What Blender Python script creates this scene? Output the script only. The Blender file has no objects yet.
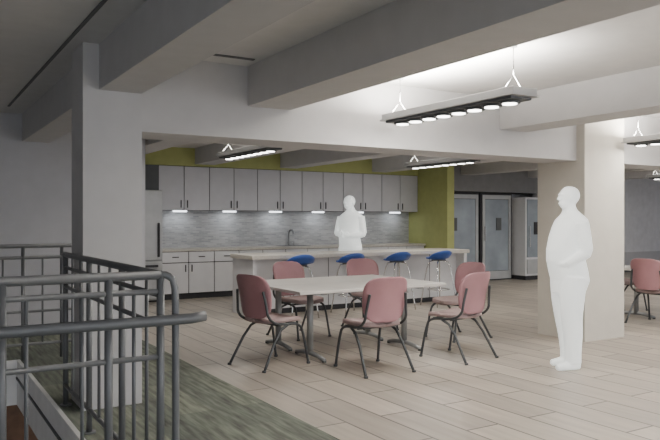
import bpy, bmesh, math, random
from mathutils import Vector, Matrix
random.seed(3)
S=bpy.context.scene
COL=S.collection

# ---------------------------------------------------------------- materials
def mat(name,c,rough=0.6,metal=0.0,var=0.06,scale=6.0,bump=0.0,emit=None,es=0.0):
    m=bpy.data.materials.new(name); m.use_nodes=True
    nt=m.node_tree; b=nt.nodes['Principled BSDF']
    b.inputs['Roughness'].default_value=rough
    b.inputs['Metallic'].default_value=metal
    tc=nt.nodes.new('ShaderNodeTexCoord'); n=nt.nodes.new('ShaderNodeTexNoise')
    n.inputs['Scale'].default_value=scale; n.inputs['Detail'].default_value=4
    nt.links.new(tc.outputs['Object'],n.inputs['Vector'])
    r=nt.nodes.new('ShaderNodeValToRGB')
    r.color_ramp.elements[0].position=0.3; r.color_ramp.elements[1].position=0.7
    r.color_ramp.elements[0].color=(*[x*(1-var) for x in c],1)
    r.color_ramp.elements[1].color=(*[min(1,x*(1+var)) for x in c],1)
    nt.links.new(n.outputs['Fac'],r.inputs['Fac']); nt.links.new(r.outputs['Color'],b.inputs['Base Color'])
    if bump:
        bp=nt.nodes.new('ShaderNodeBump'); bp.inputs['Strength'].default_value=bump
        n2=nt.nodes.new('ShaderNodeTexNoise'); n2.inputs['Scale'].default_value=scale*20
        nt.links.new(tc.outputs['Object'],n2.inputs['Vector'])
        nt.links.new(n2.outputs['Fac'],bp.inputs['Height']); nt.links.new(bp.outputs['Normal'],b.inputs['Normal'])
    if emit:
        b.inputs['Emission Color'].default_value=(*emit,1); b.inputs['Emission Strength'].default_value=es
    return m

def brickmat(name,c1,c2,cm,w,h,mort,rot=0.0,rough=0.45,wall=False,streak=0.1,ss=(1.5,14,1)):
    m=bpy.data.materials.new(name); m.use_nodes=True
    nt=m.node_tree; b=nt.nodes['Principled BSDF']; b.inputs['Roughness'].default_value=rough
    tc=nt.nodes.new('ShaderNodeTexCoord'); mp=nt.nodes.new('ShaderNodeMapping')
    mp.inputs['Rotation'].default_value=(0,0,rot)
    if wall: mp.inputs['Rotation'].default_value=(math.radians(-90),0,0)
    nt.links.new(tc.outputs['Object'],mp.inputs['Vector'])
    br=nt.nodes.new('ShaderNodeTexBrick')
    br.inputs['Color1'].default_value=(*c1,1); br.inputs['Color2'].default_value=(*c2,1); br.inputs['Mortar'].default_value=(*cm,1)
    br.inputs['Scale'].default_value=1; br.inputs['Brick Width'].default_value=w; br.inputs['Row Height'].default_value=h
    br.inputs['Mortar Size'].default_value=mort; br.inputs['Bias'].default_value=0
    nt.links.new(mp.outputs['Vector'],br.inputs['Vector'])
    mp2=nt.nodes.new('ShaderNodeMapping'); mp2.inputs['Scale'].default_value=ss
    nt.links.new(mp.outputs['Vector'],mp2.inputs['Vector'])
    n=nt.nodes.new('ShaderNodeTexNoise'); n.inputs['Scale'].default_value=1.0; n.inputs['Detail'].default_value=5
    nt.links.new(mp2.outputs['Vector'],n.inputs['Vector'])
    mr=nt.nodes.new('ShaderNodeMapRange'); mr.inputs['From Min'].default_value=0.3; mr.inputs['From Max'].default_value=0.7
    mr.inputs['To Min'].default_value=1-streak; mr.inputs['To Max'].default_value=1+streak
    nt.links.new(n.outputs['Fac'],mr.inputs['Value'])
    mx=nt.nodes.new('ShaderNodeVectorMath'); mx.operation='SCALE'
    nt.links.new(br.outputs['Color'],mx.inputs[0]); nt.links.new(mr.outputs['Result'],mx.inputs['Scale'])
    nt.links.new(mx.outputs['Vector'],b.inputs['Base Color'])
    return m

M={}
M['paint']=mat('painted_concrete',(0.52,0.512,0.51),0.8,bump=0.05,var=0.03)
M['ceil']=mat('ceiling_paint',(0.64,0.63,0.62),0.85,var=0.03)
M['colw']=mat('column_paint',(0.56,0.53,0.47),0.75,bump=0.05,var=0.03)
M['wall']=mat('wall_paint',(0.50,0.50,0.52),0.8,var=0.03)
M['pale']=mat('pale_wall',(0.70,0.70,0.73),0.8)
M['green']=mat('green_paint',(0.40,0.42,0.16),0.75)
M['white']=mat('white_trim',(0.75,0.75,0.74),0.6)
M['cab']=mat('cabinet_laminate',(0.56,0.56,0.59),0.45,var=0.03)
M['cabw']=mat('cabinet_white',(0.68,0.68,0.70),0.45,var=0.03)
M['dark']=mat('dark_gap',(0.03,0.03,0.035),0.7)
M['dgrey']=mat('dark_grey',(0.09,0.095,0.10),0.6)
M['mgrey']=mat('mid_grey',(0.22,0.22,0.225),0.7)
M['slot']=mat('slot_grey',(0.14,0.14,0.145),0.7)
M['counter']=mat('countertop',(0.52,0.49,0.44),0.35,var=0.1,scale=30)
M['steel']=mat('brushed_steel',(0.35,0.35,0.36),0.3,0.9)
M['fridge']=mat('fridge_grey',(0.42,0.43,0.44),0.4,0.1)
M['rail']=mat('railing_paint',(0.15,0.155,0.16),0.4,0.2)
M['pink']=mat('chair_back_plastic',(0.36,0.185,0.205),0.5,var=0.05)
M['seat']=mat('chair_seat_fabric',(0.34,0.25,0.245),0.9,bump=0.2,scale=20)
M['leg']=mat('chair_leg',(0.06,0.065,0.07),0.4,0.3)
M['ttop']=mat('table_laminate',(0.62,0.60,0.57),0.4,var=0.05,scale=3)
M['tleg']=mat('table_leg',(0.30,0.31,0.31),0.4,0.5)
M['blue']=mat('stool_blue',(0.03,0.09,0.36),0.35)
M['chrome']=mat('chrome',(0.7,0.7,0.7),0.15,1.0)
M['fix']=mat('fixture_metal',(0.36,0.36,0.36),0.5,0.2)
M['bulb']=mat('bulb',(1,1,1),0.5,emit=(1,0.98,0.92),es=12)
M['led']=mat('led',(1,1,1),0.5,emit=(0.9,0.95,1),es=4)
M['glass']=mat('door_glass',(0.30,0.34,0.38),0.12,0.0,var=0.15,scale=2)
M['brown']=mat('wood_brown',(0.16,0.08,0.04),0.6,var=0.3)
M['person']=mat('white_figure',(0.75,0.77,0.76),0.9,var=0.01,emit=(0.95,1,0.98),es=0.6)  # glow added to the colour so the figures read flat white
M['tile']=brickmat('floor_tile',(0.44,0.39,0.33),(0.31,0.275,0.235),(0.10,0.09,0.08),1.2,0.3,0.008,rot=math.radians(90),rough=0.42,streak=0.12)
M['carpet']=brickmat('carpet_plank',(0.19,0.205,0.16),(0.10,0.112,0.095),(0.08,0.085,0.075),1.0,0.25,0.001,rot=math.radians(90),rough=1.0,streak=0.5,ss=(3,26,1))
M['splash']=brickmat('backsplash_mosaic',(0.46,0.465,0.475),(0.30,0.31,0.325),(0.46,0.46,0.465),0.12,0.03,0.003,wall=True,rough=0.4,streak=0.1)

# ---------------------------------------------------------------- mesh builder
class MB:
    def __init__(s): s.bm=bmesh.new(); s.mats=[]
    def mi(s,k):
        if k not in s.mats: s.mats.append(k)
        return s.mats.index(k)
    def box(s,a,b,k,bev=0.0):
        x0,y0,z0=a; x1,y1,z1=b
        r=bmesh.ops.create_cube(s.bm,size=1)
        for v in r['verts']:
            v.co=Vector(((x0+x1)/2+v.co.x*(x1-x0),(y0+y1)/2+v.co.y*(y1-y0),(z0+z1)/2+v.co.z*(z1-z0)))
        fs={f for v in r['verts'] for f in v.link_faces}; i=s.mi(k)
        for f in fs: f.material_index=i
        if bev:
            es=list({e for f in fs for e in f.edges})
            rr=bmesh.ops.bevel(s.bm,geom=es,offset=bev,segments=2,affect='EDGES',profile=0.5)
            for f in rr['faces']: f.material_index=i
    def tube(s,pts,r,k,seg=10,caps=True,smooth=0):
        P=[Vector(p) for p in pts]
        R=list(r) if isinstance(r,(list,tuple)) else [r]*len(P)
        for _ in range(smooth):
            Q=[P[0]];RR=[R[0]]
            for i in range(len(P)-1):
                Q+= [P[i].lerp(P[i+1],.25),P[i].lerp(P[i+1],.75)]; RR+=[R[i]*.75+R[i+1]*.25,R[i]*.25+R[i+1]*.75]
            Q.append(P[-1]);RR.append(R[-1]); P=Q;R=RR
        rings=[];i_m=s.mi(k); n=None
        for i,p in enumerate(P):
            if i==0:t=P[1]-P[0]
            elif i==len(P)-1:t=P[-1]-P[-2]
            else:t=(P[i+1]-p).normalized()+(p-P[i-1]).normalized()
            t.normalize()
            if n is None:
                n=Vector((0,0,1)) if abs(t.z)<0.9 else Vector((1,0,0))
            n=(n-t*n.dot(t)).normalized(); b=t.cross(n)
            rings.append([s.bm.verts.new(p+(n*math.cos(2*math.pi*j/seg)+b*math.sin(2*math.pi*j/seg))*R[i]) for j in range(seg)])
        for a,b2 in zip(rings,rings[1:]):
            for j in range(seg):
                f=s.bm.faces.new((a[j],a[(j+1)%seg],b2[(j+1)%seg],b2[j])); f.material_index=i_m; f.smooth=True
        if caps:
            for q in (rings[0][::-1],rings[-1]):
                f=s.bm.faces.new(q); f.material_index=i_m
    def ell(s,c,r,k,rot=None,u=20,v=14):
        res=bmesh.ops.create_uvsphere(s.bm,u_segments=u,v_segments=v,radius=1)
        i=s.mi(k)
        for vv in res['verts']:
            q=Vector((vv.co.x*r[0],vv.co.y*r[1],vv.co.z*r[2]))
            if rot: q=rot@q
            vv.co=q+Vector(c)
        for f in {f for vv in res['verts'] for f in vv.link_faces}: f.material_index=i; f.smooth=True
    def surf(s,fn,nu,nv,th,k):
        i=s.mi(k)
        G=[[Vector(fn(a/nu,b/nv)) for b in range(nv+1)] for a in range(nu+1)]
        def nrm(a,b):
            a0,a1=max(a-1,0),min(a+1,nu); b0,b1=max(b-1,0),min(b+1,nv)
            n=(G[a1][b]-G[a0][b]).cross(G[a][b1]-G[a][b0])
            return n.normalized() if n.length>1e-9 else Vector((0,1,0))
        A=[[s.bm.verts.new(G[a][b]+nrm(a,b)*th/2) for b in range(nv+1)] for a in range(nu+1)]
        B=[[s.bm.verts.new(G[a][b]-nrm(a,b)*th/2) for b in range(nv+1)] for a in range(nu+1)]
        def q(*v):
            try:
                f=s.bm.faces.new(v); f.material_index=i; f.smooth=True
            except ValueError: pass
        for a in range(nu):
            for b in range(nv):
                q(A[a][b],A[a+1][b],A[a+1][b+1],A[a][b+1]); q(B[a][b],B[a][b+1],B[a+1][b+1],B[a+1][b])
        for a in range(nu):
            q(A[a][0],B[a][0],B[a+1][0],A[a+1][0]); q(A[a][nv],A[a+1][nv],B[a+1][nv],B[a][nv])
        for b in range(nv):
            q(A[0][b],A[0][b+1],B[0][b+1],B[0][b]); q(A[nu][b],B[nu][b],B[nu][b+1],A[nu][b+1])
    def mesh(s,name):
        me=bpy.data.meshes.new(name)
        bmesh.ops.recalc_face_normals(s.bm,faces=s.bm.faces)
        s.bm.to_mesh(me); s.bm.free()
        for k in s.mats: me.materials.append(M[k])
        return me
    def obj(s,name,loc=(0,0,0),rz=0):
        return place(s.mesh(name),name,loc,rz)
def place(me,name,loc=(0,0,0),rz=0):
    o=bpy.data.objects.new(name,me); COL.objects.link(o); o.location=loc; o.rotation_euler=(0,0,rz); return o
def simple(name,a,b,k,bev=0):
    m=MB(); m.box(a,b,k,bev); return m.obj(name)

# ---------------------------------------------------------------- room shell
XR=24.0; ZC=2.8
m=MB()
m.box((2.45,-3,-0.4),(XR,13.2,0),'tile')
m.box((1.0,-3,-0.4),(2.45,10.0,0),'carpet')
m.box((-4,-3,-0.4),(1.0,3.2,0),'carpet')
m.box((-4,7.7,-0.4),(1.0,10.0,0),'carpet')
m.obj('floor')
simple('floor_lower',(-4,-3,-3.6),(XR,13.2,-3.4),'tile')
m=MB()
m.box((0.965,3.2,-0.42),(0.998,7.7,0.03),'white')
m.box((-4,7.665,-0.42),(0.965,7.698,0.03),'white')
m.box((0.955,3.2,-0.16),(0.968,7.66,-0.135),'dgrey')
m.obj('trim_floor_opening')
simple('ceiling',(-4,-3,ZC),(XR,13.2,ZC+0.2),'ceil')
simple('wall_left',(-4.2,-3,-3.4),(-4,10.2,ZC),'wall')
m=MB()
m.box((-4,9.6,-0.0),(2.7,9.75,ZC),'wall')
m.box((-4,9.6,-3.4),(2.7,9.75,-0.4),'brown')
m.obj('wall_rear_left')
simple('wall_kitchen_side',(2.7,9.6,0),(2.85,12.85,ZC),'wall')
simple('wall_back',(2.85,12.85,0),(10.2,13.0,ZC),'wall')
simple('wall_soffit_green',(3.0,12.5,2.46),(9.98,12.849,ZC-.001),'green')
simple('wall_green_return',(9.985,11.5,0),(10.18,12.85,ZC-.001),'green')
simple('wall_back_right',(10.2,12.95,0),(XR,13.1,ZC),'pale')
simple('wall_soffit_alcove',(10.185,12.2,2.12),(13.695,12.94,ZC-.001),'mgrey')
m=MB()
m.box((13.7,12.3,0),(XR,12.5,0.55),'wall')
m.box((13.7,12.3,0.55),(XR,12.5,ZC),'pale')
m.obj('wall_rear_right')
simple('wall_right',(XR,-3,0),(XR+0.2,13.2,ZC),'pale')
simple('baseboard_rear',(13.7,12.27,0),(XR,12.3,0.12),'dgrey')

simple('column',(1.15,5.48,0),(1.60,5.90,ZC),'paint')
simple('column',(6.89,5.48,0),(7.63,6.2,ZC),'colw')
simple('ceiling_girder',(1.6,5.6,2.165),(XR,6.1,ZC),'paint')
simple('ceiling_beam',(1.27,-3,2.45),(1.595,9.6,ZC),'paint')
for x in (2.57,5.62,9.2,12.8):
    simple('ceiling_beam',(x,-3,2.45),(x+0.42,5.6,ZC),'paint')
for x in (2.9,4.65,6.45,8.7,11.0,13.2,15.6):
    simple('ceiling_beam',(x,6.1,2.5),(x+0.38,12.495 if x<9.9 else 12.195,ZC),'paint')
simple('ceiling_slot_diffuser',(1.03,-2,2.79),(1.055,9,2.799),'slot')
simple('ceiling_slot_diffuser',(1.98,5.3,2.79),(2.5,5.34,2.799),'slot')

# ---------------------------------------------------------------- kitchen
m=MB()
X0=3.94; W=0.503; n=12
m.box((X0,12.52,1.63),(X0+W*n,12.835,2.455),'dark')
for i in range(n):
    m.box((X0+i*W+0.007,12.5,1.635),(X0+(i+1)*W-0.007,12.522,2.45),'cab',0.003)
    hx=X0+i*W+(W-0.07 if i%2==0 else 0.055)
    m.box((hx,12.48,1.68),(hx+0.015,12.50,1.82),'dark')
for i in (0,2,4,6,8,10):
    x=X0+i*W+0.35
    m.box((x,12.62,1.60),(x+0.25,12.70,1.63),'led')
uc=m.obj('upper_cabinets')
for i in (0,2,4,6,8,10):
    ld=bpy.data.lights.new('lamp','AREA'); ld.shape='RECTANGLE'; ld.size=0.4; ld.size_y=0.08; ld.energy=1.1; ld.color=(0.9,0.95,1)
    lo=bpy.data.objects.new('lamp',ld); COL.objects.link(lo); lo.location=(X0+i*W+0.47,12.64,1.59); lo.parent=uc
m=MB()
m.box((X0,12.3,0.0),(9.97,12.835,0.10),'dark')
m.box((X0,12.275,0.10),(9.97,12.835,0.87),'dark')
nb=12; wb=(9.97-X0)/nb
for i in range(nb):
    a=X0+i*wb+0.008; b=X0+(i+1)*wb-0.008
    m.box((a,12.255,0.11),(b,12.277,0.66),'cabw',0.003)
    m.box((a,12.255,0.675),(b,12.277,0.865),'cabw',0.003)
    m.box(((a+b)/2-0.06,12.235,0.765),((a+b)/2+0.06,12.257,0.78),'dark')
    hx=b-0.06 if i%2==0 else a+0.045
    m.box((hx,12.235,0.50),(hx+0.015,12.257,0.63),'dark')
m.box((X0-0.02,12.22,0.875),(9.975,12.835,0.92),'counter',0.004)
m.box((6.45,12.38,0.915),(7.15,12.75,0.925),'steel')
m.box((6.48,12.41,0.92),(7.12,12.72,0.928),'dgrey')
m.tube([(6.8,12.78,0.92),(6.8,12.78,1.18),(6.8,12.72,1.25),(6.8,12.60,1.24),(6.8,12.58,1.17)],0.02,'steel',smooth=1)
m.tube([(6.92,12.78,0.92),(6.92,12.78,1.0)],0.014,'steel')
m.obj('base_cabinets')
simple('backsplash',(X0,12.838,0.0),(9.97,12.849,1.63),'splash')
# refrigerator left of the counter
m=MB()
m.box((3.02,12.1,0.03),(3.90,12.84,1.98),'fridge',0.01)
m.box((3.03,12.06,0.06),(3.89,12.1,0.72),'fridge',0.01)
m.box((3.03,12.06,0.74),(3.89,12.1,1.97),'fridge',0.01)
m.box((3.80,12.02,0.8),(3.83,12.06,1.4),'dark')
m.box((3.1,12.02,0.62),(3.8,12.06,0.66),'dark')
m.box((3.05,12.15,0.0),(3.87,12.8,0.03),'dark')
m.box((3.02,12.3,1.98),(3.90,12.84,2.44),'dgrey')  # dark block in the open gap above, its shade put into the colour
m.obj('refrigerator')
# island
m=MB()
m.box((4.44,9.62,0.0),(8.6,10.12,0.08),'dark')
m.box((4.44,9.62,0.08),(8.6,10.12,0.86),'cabw')
for i in range(1,6):
    x=4.44+i*0.7; m.box((x-0.003,9.612,0.08),(x+0.003,9.622,0.86),'dgrey')
m.box((4.40,9.40,0),(4.46,10.15,0.86),'cabw')
m.box((8.56,9.40,0),(8.62,10.15,0.86),'cabw')
m.box((4.37,9.36,0.86),(8.65,10.18,0.92),'counter',0.005)
m.obj('kitchen_island')

# right-hand alcove: two glass doors + display fridge
def gdoor(name,x0,x1):
    m=MB(); y=12.25
    m.box((x0,y,0),(x1,y+0.12,2.10),'dark')
    m.box((x0+0.06,y-0.02,0.03),(x0+0.14,y,2.05),'fridge',0.004)
    m.box((x1-0.12,y-0.02,0.03),(x1-0.04,y,2.05),'fridge',0.004)
    m.box((x0+0.14,y-0.02,1.95),(x1-0.12,y,2.05),'fridge',0.004)
    m.box((x0+0.14,y-0.02,0.03),(x1-0.12,y,0.22),'fridge',0.004)
    m.box((x0+0.15,y-0.012,0.23),(x1-0.13,y-0.002,1.94),'glass')
    m.box((x0+0.5,y-0.03,1.2),(x0+0.66,y-0.012,1.5),'dgrey')
    m.box((x0+0.10,y-0.07,0.95),(x0+0.12,y-0.02,1.3),'chrome')
    m.obj(name)
gdoor('door_1',10.25,11.62); gdoor('door_2',11.66,12.7)
m=MB()
m.box((12.75,11.85,0.0),(13.65,12.8,0.1),'dark')
m.box((12.75,11.85,0.1),(13.65,12.8,2.0),'cabw',0.01)
m.box((12.79,11.82,0.15),(13.61,11.85,0.5),'fridge')
m.box((12.79,11.82,0.55),(13.61,11.85,1.95),'glass')
m.box((13.0,11.80,1.1),(13.2,11.825,1.4),'dark')
m.box((12.82,11.78,0.8),(12.85,11.82,1.3),'chrome')
m.obj('display_refrigerator')

# ---------------------------------------------------------------- pendants
def fixture_mesh():
    m=MB(); L=0.84; w=0.13
    m.box((-w,-L,0.03),(w,L,0.085),'fix',0.006)
    m.box((-w-0.012,-L-0.012,0.02),(w+0.012,L+0.012,0.034),'fix')
    m.box((-w+0.02,-L+0.04,0.0),(w-0.02,L-0.04,0.022),'dgrey')
    for i in range(8):
        y=-L+0.16+i*(2*L-0.32)/7
        m.tube([(0,y,0.005),(0,y,-0.018)],0.082,'dgrey',seg=20)
        m.tube([(0,y,-0.017),(0,y,-0.024)],0.056,'bulb',seg=20)
    m.box((-0.05,-L+0.1,0.085),(0.05,L-0.1,0.092),'led')
    for y in (-L+0.12,L-0.12):
        m.tube([(-0.1,y,0.085),(0,y,0.2),(0.1,y,0.085)],0.004,'chrome',seg=6)
        m.tube([(0,y,0.2),(0,y,ZC-2.37-0.002)],0.004,'chrome',seg=6)
        m.tube([(0,y,ZC-2.37-0.02),(0,y,ZC-2.37-0.002)],0.03,'fix',seg=12)
    return m.mesh('pendant_light')
fm=fixture_mesh()
for (x,y) in ((4.0,4.56),(4.1,8.9),(7.6,8.9),(7.62,4.56),(11.2,8.9),(14.2,8.7),(11.4,4.56),(4.0,1.0),(7.6,1.0),(11.4,1.0)):  # last three are unseen pendants, added as fill lights
    o=place(fm,'pendant_light',(x,y,2.37))
    for up in (0,1):
        ld=bpy.data.lights.new('lamp','AREA'); ld.shape='RECTANGLE'; ld.size=0.18; ld.size_y=1.6
        ld.energy=32 if not up else (115 if y<6 else 26); ld.color=(1,0.95,0.87)
        lo=bpy.data.objects.new('lamp',ld); COL.objects.link(lo); lo.parent=o
        lo.location=(0,0,-0.035 if not up else 0.1); lo.rotation_euler=(math.pi if up else 0,0,0)

# ---------------------------------------------------------------- tables & chairs
def table_mesh():
    m=MB(); hx=0.94; hy=0.36
    m.box((-hx,-hy,0.708),(hx,hy,0.74),'ttop',0.004)
    for sx in (-0.62,0.62):
        m.tube([(sx,0,0.05),(sx,0,0.70)],0.035,'tleg',seg=14)
        m.tube([(sx-0.0,-0.30,0.02),(sx,-0.15,0.045),(sx,0,0.055),(sx,0.15,0.045),(sx,0.30,0.02)],[0.02,.024,.028,.024,.02],'tleg')
        m.box((sx-0.03,-0.30,0.69),(sx+0.03,0.30,0.708),'tleg')
        for sy in(-0.29,0.29): m.tube([(sx,sy,0.0),(sx,sy,0.02)],0.022,'leg')
    m.box((-0.62,-0.02,0.66),(0.62,0.02,0.69),'tleg')
    return m.mesh('dining_table')
tm=table_mesh()
for (x,y) in ((4.26,6.365),(4.26,7.095),(10.0,5.8),(10.0,6.53)): place(tm,'dining_table',(x,y,0))

def chair_mesh():
    m=MB()
    def back(u,v):
        vv=0.5-0.5*math.cos(math.pi*v)
        z=0.485+0.435*vv
        wid=(0.225+0.03*vv)*(max(0.0,1-abs(2*vv-1)**3.6))**(1/3.6)
        s=(2*u-1)
        return (s*wid,-0.25-0.09*vv+0.055*(s*wid/0.23)**2+0.02*math.sin(vv*3.1),z)
    m.surf(back,14,16,0.018,'pink')
    def seat(u,v):
        vv=0.5-0.5*math.cos(math.pi*v)
        y=-0.22+0.46*vv
        wid=0.235*(max(0.0,1-abs(2*vv-1)**4.5))**(1/4.5)
        s=2*u-1
        return (s*wid,y,0.455+0.012*(s*s)-0.03*max(0,vv-0.75)*2)
    m.surf(seat,12,14,0.045,'seat')
    for sx in (-1,1):
        m.tube([(sx*.25,.27,0.0),(sx*.235,.215,.30),(sx*.225,.17,.42),(sx*.225,-.12,.425),(sx*.235,-.25,.50),(sx*.222,-.262,.62),(sx*.20,-.285,.76)],0.0135,'leg',smooth=2)
        m.tube([(sx*.225,.02,.42),(sx*.235,-.12,.36),(sx*.27,-.33,0.0)],0.0135,'leg',smooth=1)
        m.tube([(sx*.25,.27,0.0),(sx*.25,.268,.02)],0.02,'leg'); m.tube([(sx*.27,-.33,0.0),(sx*.27,-.327,.02)],0.02,'leg')
    m.tube([(-.225,.12,.42),(.225,.12,.42)],0.011,'leg'); m.tube([(-.225,-.10,.42),(.225,-.10,.42)],0.011,'leg')
    return m.mesh('dining_chair')
cm=chair_mesh()
R=math.radians
for (x,y,a) in ((3.16,6.30,-76),(3.88,5.58,-2),(4.98,5.60,12),(4.22,7.62,190),(5.32,7.66,174),(5.80,6.52,92),
                (9.0,5.95,-85),(9.9,7.15,175),(9.9,5.1,0),(11.2,6.2,90)):
    place(cm,'dining_chair',(x,y,0),R(a))

def stool_mesh():
    m=MB()
    def seat(u,v):
        th=2*math.pi*u; r=v
        x=0.225*r*math.cos(th); y=0.20*r*math.sin(th)
        back=max(0,-math.sin(th))
        return (x,y,0.79+0.02*r**3+0.13*(r**4)*back**0.8)
    m.surf(seat,32,10,0.022,'blue')
    m.tube([(0,0,0.765),(0,0,0.785)],0.12,'dgrey',seg=16)
    for sx in(-1,1):
        for sy in(-1,1):
            m.tube([(sx*.05,sy*.05,.765),(sx*.13,sy*.12,.74),(sx*.17,sy*.17,.4),(sx*.22,sy*.21,0)],0.011,'chrome',smooth=1)
    pts=[(0.185*math.cos(t*math.pi/12),0.18*math.sin(t*math.pi/12),0.28) for t in range(25)]
    m.tube(pts,0.009,'chrome',caps=False)
    return m.mesh('bar_stool')
sm=stool_mesh()
for x in (5.02,5.92,6.83,7.71): place(sm,'bar_stool',(x,9.10,0),R(random.uniform(-8,8)))

# ---------------------------------------------------------------- railing
m=MB(); xa=1.07; ya=3.35
for z,r in ((1.18,.022),(1.08,.014),(.93,.014),(.16,.016)):
    m.tube([(xa,ya,z),(xa,5.75,z)],r,'rail')
m.tube([(xa,ya,1.18),(xa+.03,ya-.01,1.18),(xa+.065,ya-.02,1.15),(xa+.07,ya-.02,1.0),(xa+.07,ya-.02,.0)],.018,'rail',smooth=1)
for z,r in ((1.18,.022),(1.10,.014),(.78,.014),(.16,.016)):
    m.tube([(-3.9,ya,z),(xa,ya,z)],r,'rail')
m.tube([(-3.9,ya-.08,.967),(1.20,ya-.08,.967),(1.27,ya-.08,.975)],.026,'rail',seg=14)
for y in (ya,4.06,4.9,5.72): m.tube([(xa,y,0.0),(xa,y,1.18)],.02,'rail'); m.tube([(xa,y,0),(xa,y,.012)],.045,'rail')
for y in (3.58,3.82,4.34,4.62,5.17,5.45): m.tube([(xa,y,0.16),(xa,y,1.18)],.010,'rail')
for x in (.82,.36,-.2,-1,-2,-3): m.tube([(x,ya,0.0),(x,ya,1.18)],.02,'rail')
for i in range(18):
    x=.94-.24*i; m.tube([(x,ya,0.16),(x,ya,1.1)],.009,'rail')
for z,r in ((1.18,.022),(1.06,.018),(.78,.014),(.5,.014),(.16,.016)):
    m.tube([(-3.9,7.8,z),(1.52,7.8,z)],r,'rail')
for i in range(14):
    x=1.42-i*0.38; m.tube([(x,7.8,0.0),(x,7.8,1.18)],.018,'rail')
    m.tube([(x-.19,7.8,0.16),(x-.19,7.8,1.06)],.010,'rail')
m.obj('guard_railing')

# ---------------------------------------------------------------- people
def person(name,loc,rz,scale,pose):
    m=MB(); k='person'; F=pose['fat']
    rings=[(.74,.0,.135,.165),(.86,-.02,.16,.185),(.95,.0,.165,.185),(1.06,.025,.165,.175),(1.16,.03,.16,.175),(1.28,.01,.15,.19),(1.38,-.02,.14,.205),(1.45,-.035,.12,.195),(1.505,-.035,.09,.13),(1.545,-.02,.068,.075),(1.60,-.005,.06,.06)]
    seg=28; i_m=m.mi(k); RR=[]
    for z,cx,a,b in rings:
        f=F if z<1.5 else 1
        RR.append([m.bm.verts.new((cx+f*a*math.cos(2*math.pi*j/seg),f*b*math.sin(2*math.pi*j/seg),z)) for j in range(seg)])
    for A,B in zip(RR,RR[1:]):
        for j in range(seg): m.bm.faces.new((A[j],A[(j+1)%seg],B[(j+1)%seg],B[j]))
    m.bm.faces.new(RR[0][::-1]); m.bm.faces.new(RR[-1])
    hx=pose['head']; hs=pose['hs']
    m.ell((hx-.005,0,1.675),(.096*hs,.078*hs,.105),k)
    m.ell((hx+.035,0,1.615),(.052,.058,.058),k)      # jaw
    m.tube([(hx+.086,0,1.685),(hx+.102,0,1.66),(hx+.104,0,1.645)],[.010,.014,.016],k)   # nose
    m.ell((hx+.085,0,1.612),(.016,.026,.012),k)      # mouth
    m.ell((hx+.075,0,1.70),(.02,.05,.010),k)        # brow
    for s in(-1,1): m.ell((hx-.005,s*.082*hs,1.665),(.022,.012,.034),k)
    m.ell((hx-.025,0,1.690),(.094*hs,.088*hs,.092*hs),k)      # hair
    for s in(-1,1):
        dx=pose['stride']*s
        m.tube([(0,s*.095,.90),(.005+dx*.3,s*.10,.70),(.0+dx*.6,s*.10,.50),(-.02+dx*.8,s*.10,.36),(-.025+dx,s*.10,.20),(-.03+dx,s*.10,.07)],[q*F for q in (.115,.108,.090,.084,.072,.068)],k,seg=18,smooth=1)
        m.tube([(-.085+dx,s*.10,.05),(.0+dx,s*.105,.05),(.08+dx,s*.11,.040),(.15+dx,s*.115,.032)],[.046,.048,.040,.030],k,seg=14)
    for s,key in((-1,'armR'),(1,'armL')):
        sh,el,wr,hd=[Vector(p) for p in pose[key]]
        m.tube([sh,sh.lerp(el,.5),el,el.lerp(wr,.35),wr],[.068,.064,.056,.050,.034],k,seg=16,smooth=1)
        d=(hd-wr).normalized(); side=d.cross(Vector((0,0,1))).normalized(); up=side.cross(d)
        palm=wr+d*.05
        m.tube([wr,palm,wr+d*.09],[.028,.034,.034],k)
        for f,ln in((-1.5,.055),(-.5,.072),(.5,.068),(1.5,.052)):
            b=wr+d*.085+up*f*.019
            m.tube([b,b+d*ln*.55,b+d*ln+side*(-s)*.018],[.0095,.009,.008],k,seg=8)
        b=wr+d*.03+up*.025
        m.tube([b,b+d*.03+up*.03,b+d*.06+up*.038],[.012,.011,.009],k,seg=8)
    o=m.obj(name,loc,rz); o.scale=(scale,)*3
    md=o.modifiers.new('fuse','REMESH'); md.mode='VOXEL'; md.voxel_size=0.009; md.use_smooth_shade=True
    sd=o.modifiers.new('soft','SMOOTH'); sd.factor=0.5; sd.iterations=3
    return o
p1={'head':.0,'hs':.97,'stride':.03,'fat':1.1,
    'armR':[(-.03,-.20,1.42),(-.08,-.25,1.14),(.10,-.17,1.10),(.15,-.06,1.13)],
    'armL':[(-.03,.20,1.42),(-.06,.25,1.14),(.11,.17,1.03),(.16,.05,1.03)]}
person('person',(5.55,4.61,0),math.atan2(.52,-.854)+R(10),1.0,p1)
p2={'head':.05,'hs':1.12,'stride':.04,'fat':1.08,
    'armR':[(-.02,-.20,1.42),(.0,-.27,1.14),(.18,-.12,1.12),(.24,.0,1.15)],
    'armL':[(-.02,.20,1.42),(.0,.27,1.12),(.18,.12,1.10),(.25,-.0,1.10)]}
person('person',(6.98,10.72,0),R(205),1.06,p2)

# ---------------------------------------------------------------- light, world, camera
w=bpy.data.worlds.new('World'); S.world=w; w.use_nodes=True
w.node_tree.nodes['Background'].inputs[0].default_value=(0.91,0.94,1.0,1)
w.node_tree.nodes['Background'].inputs[1].default_value=2.1
cd=bpy.data.cameras.new('Camera'); cam=bpy.data.objects.new('Camera',cd); COL.objects.link(cam)
cam.location=(0,0,1.45); cam.rotation_euler=(R(90),0,R(-31.4)); cd.sensor_width=36; cd.lens=37.96; cd.clip_end=200
S.camera=cam
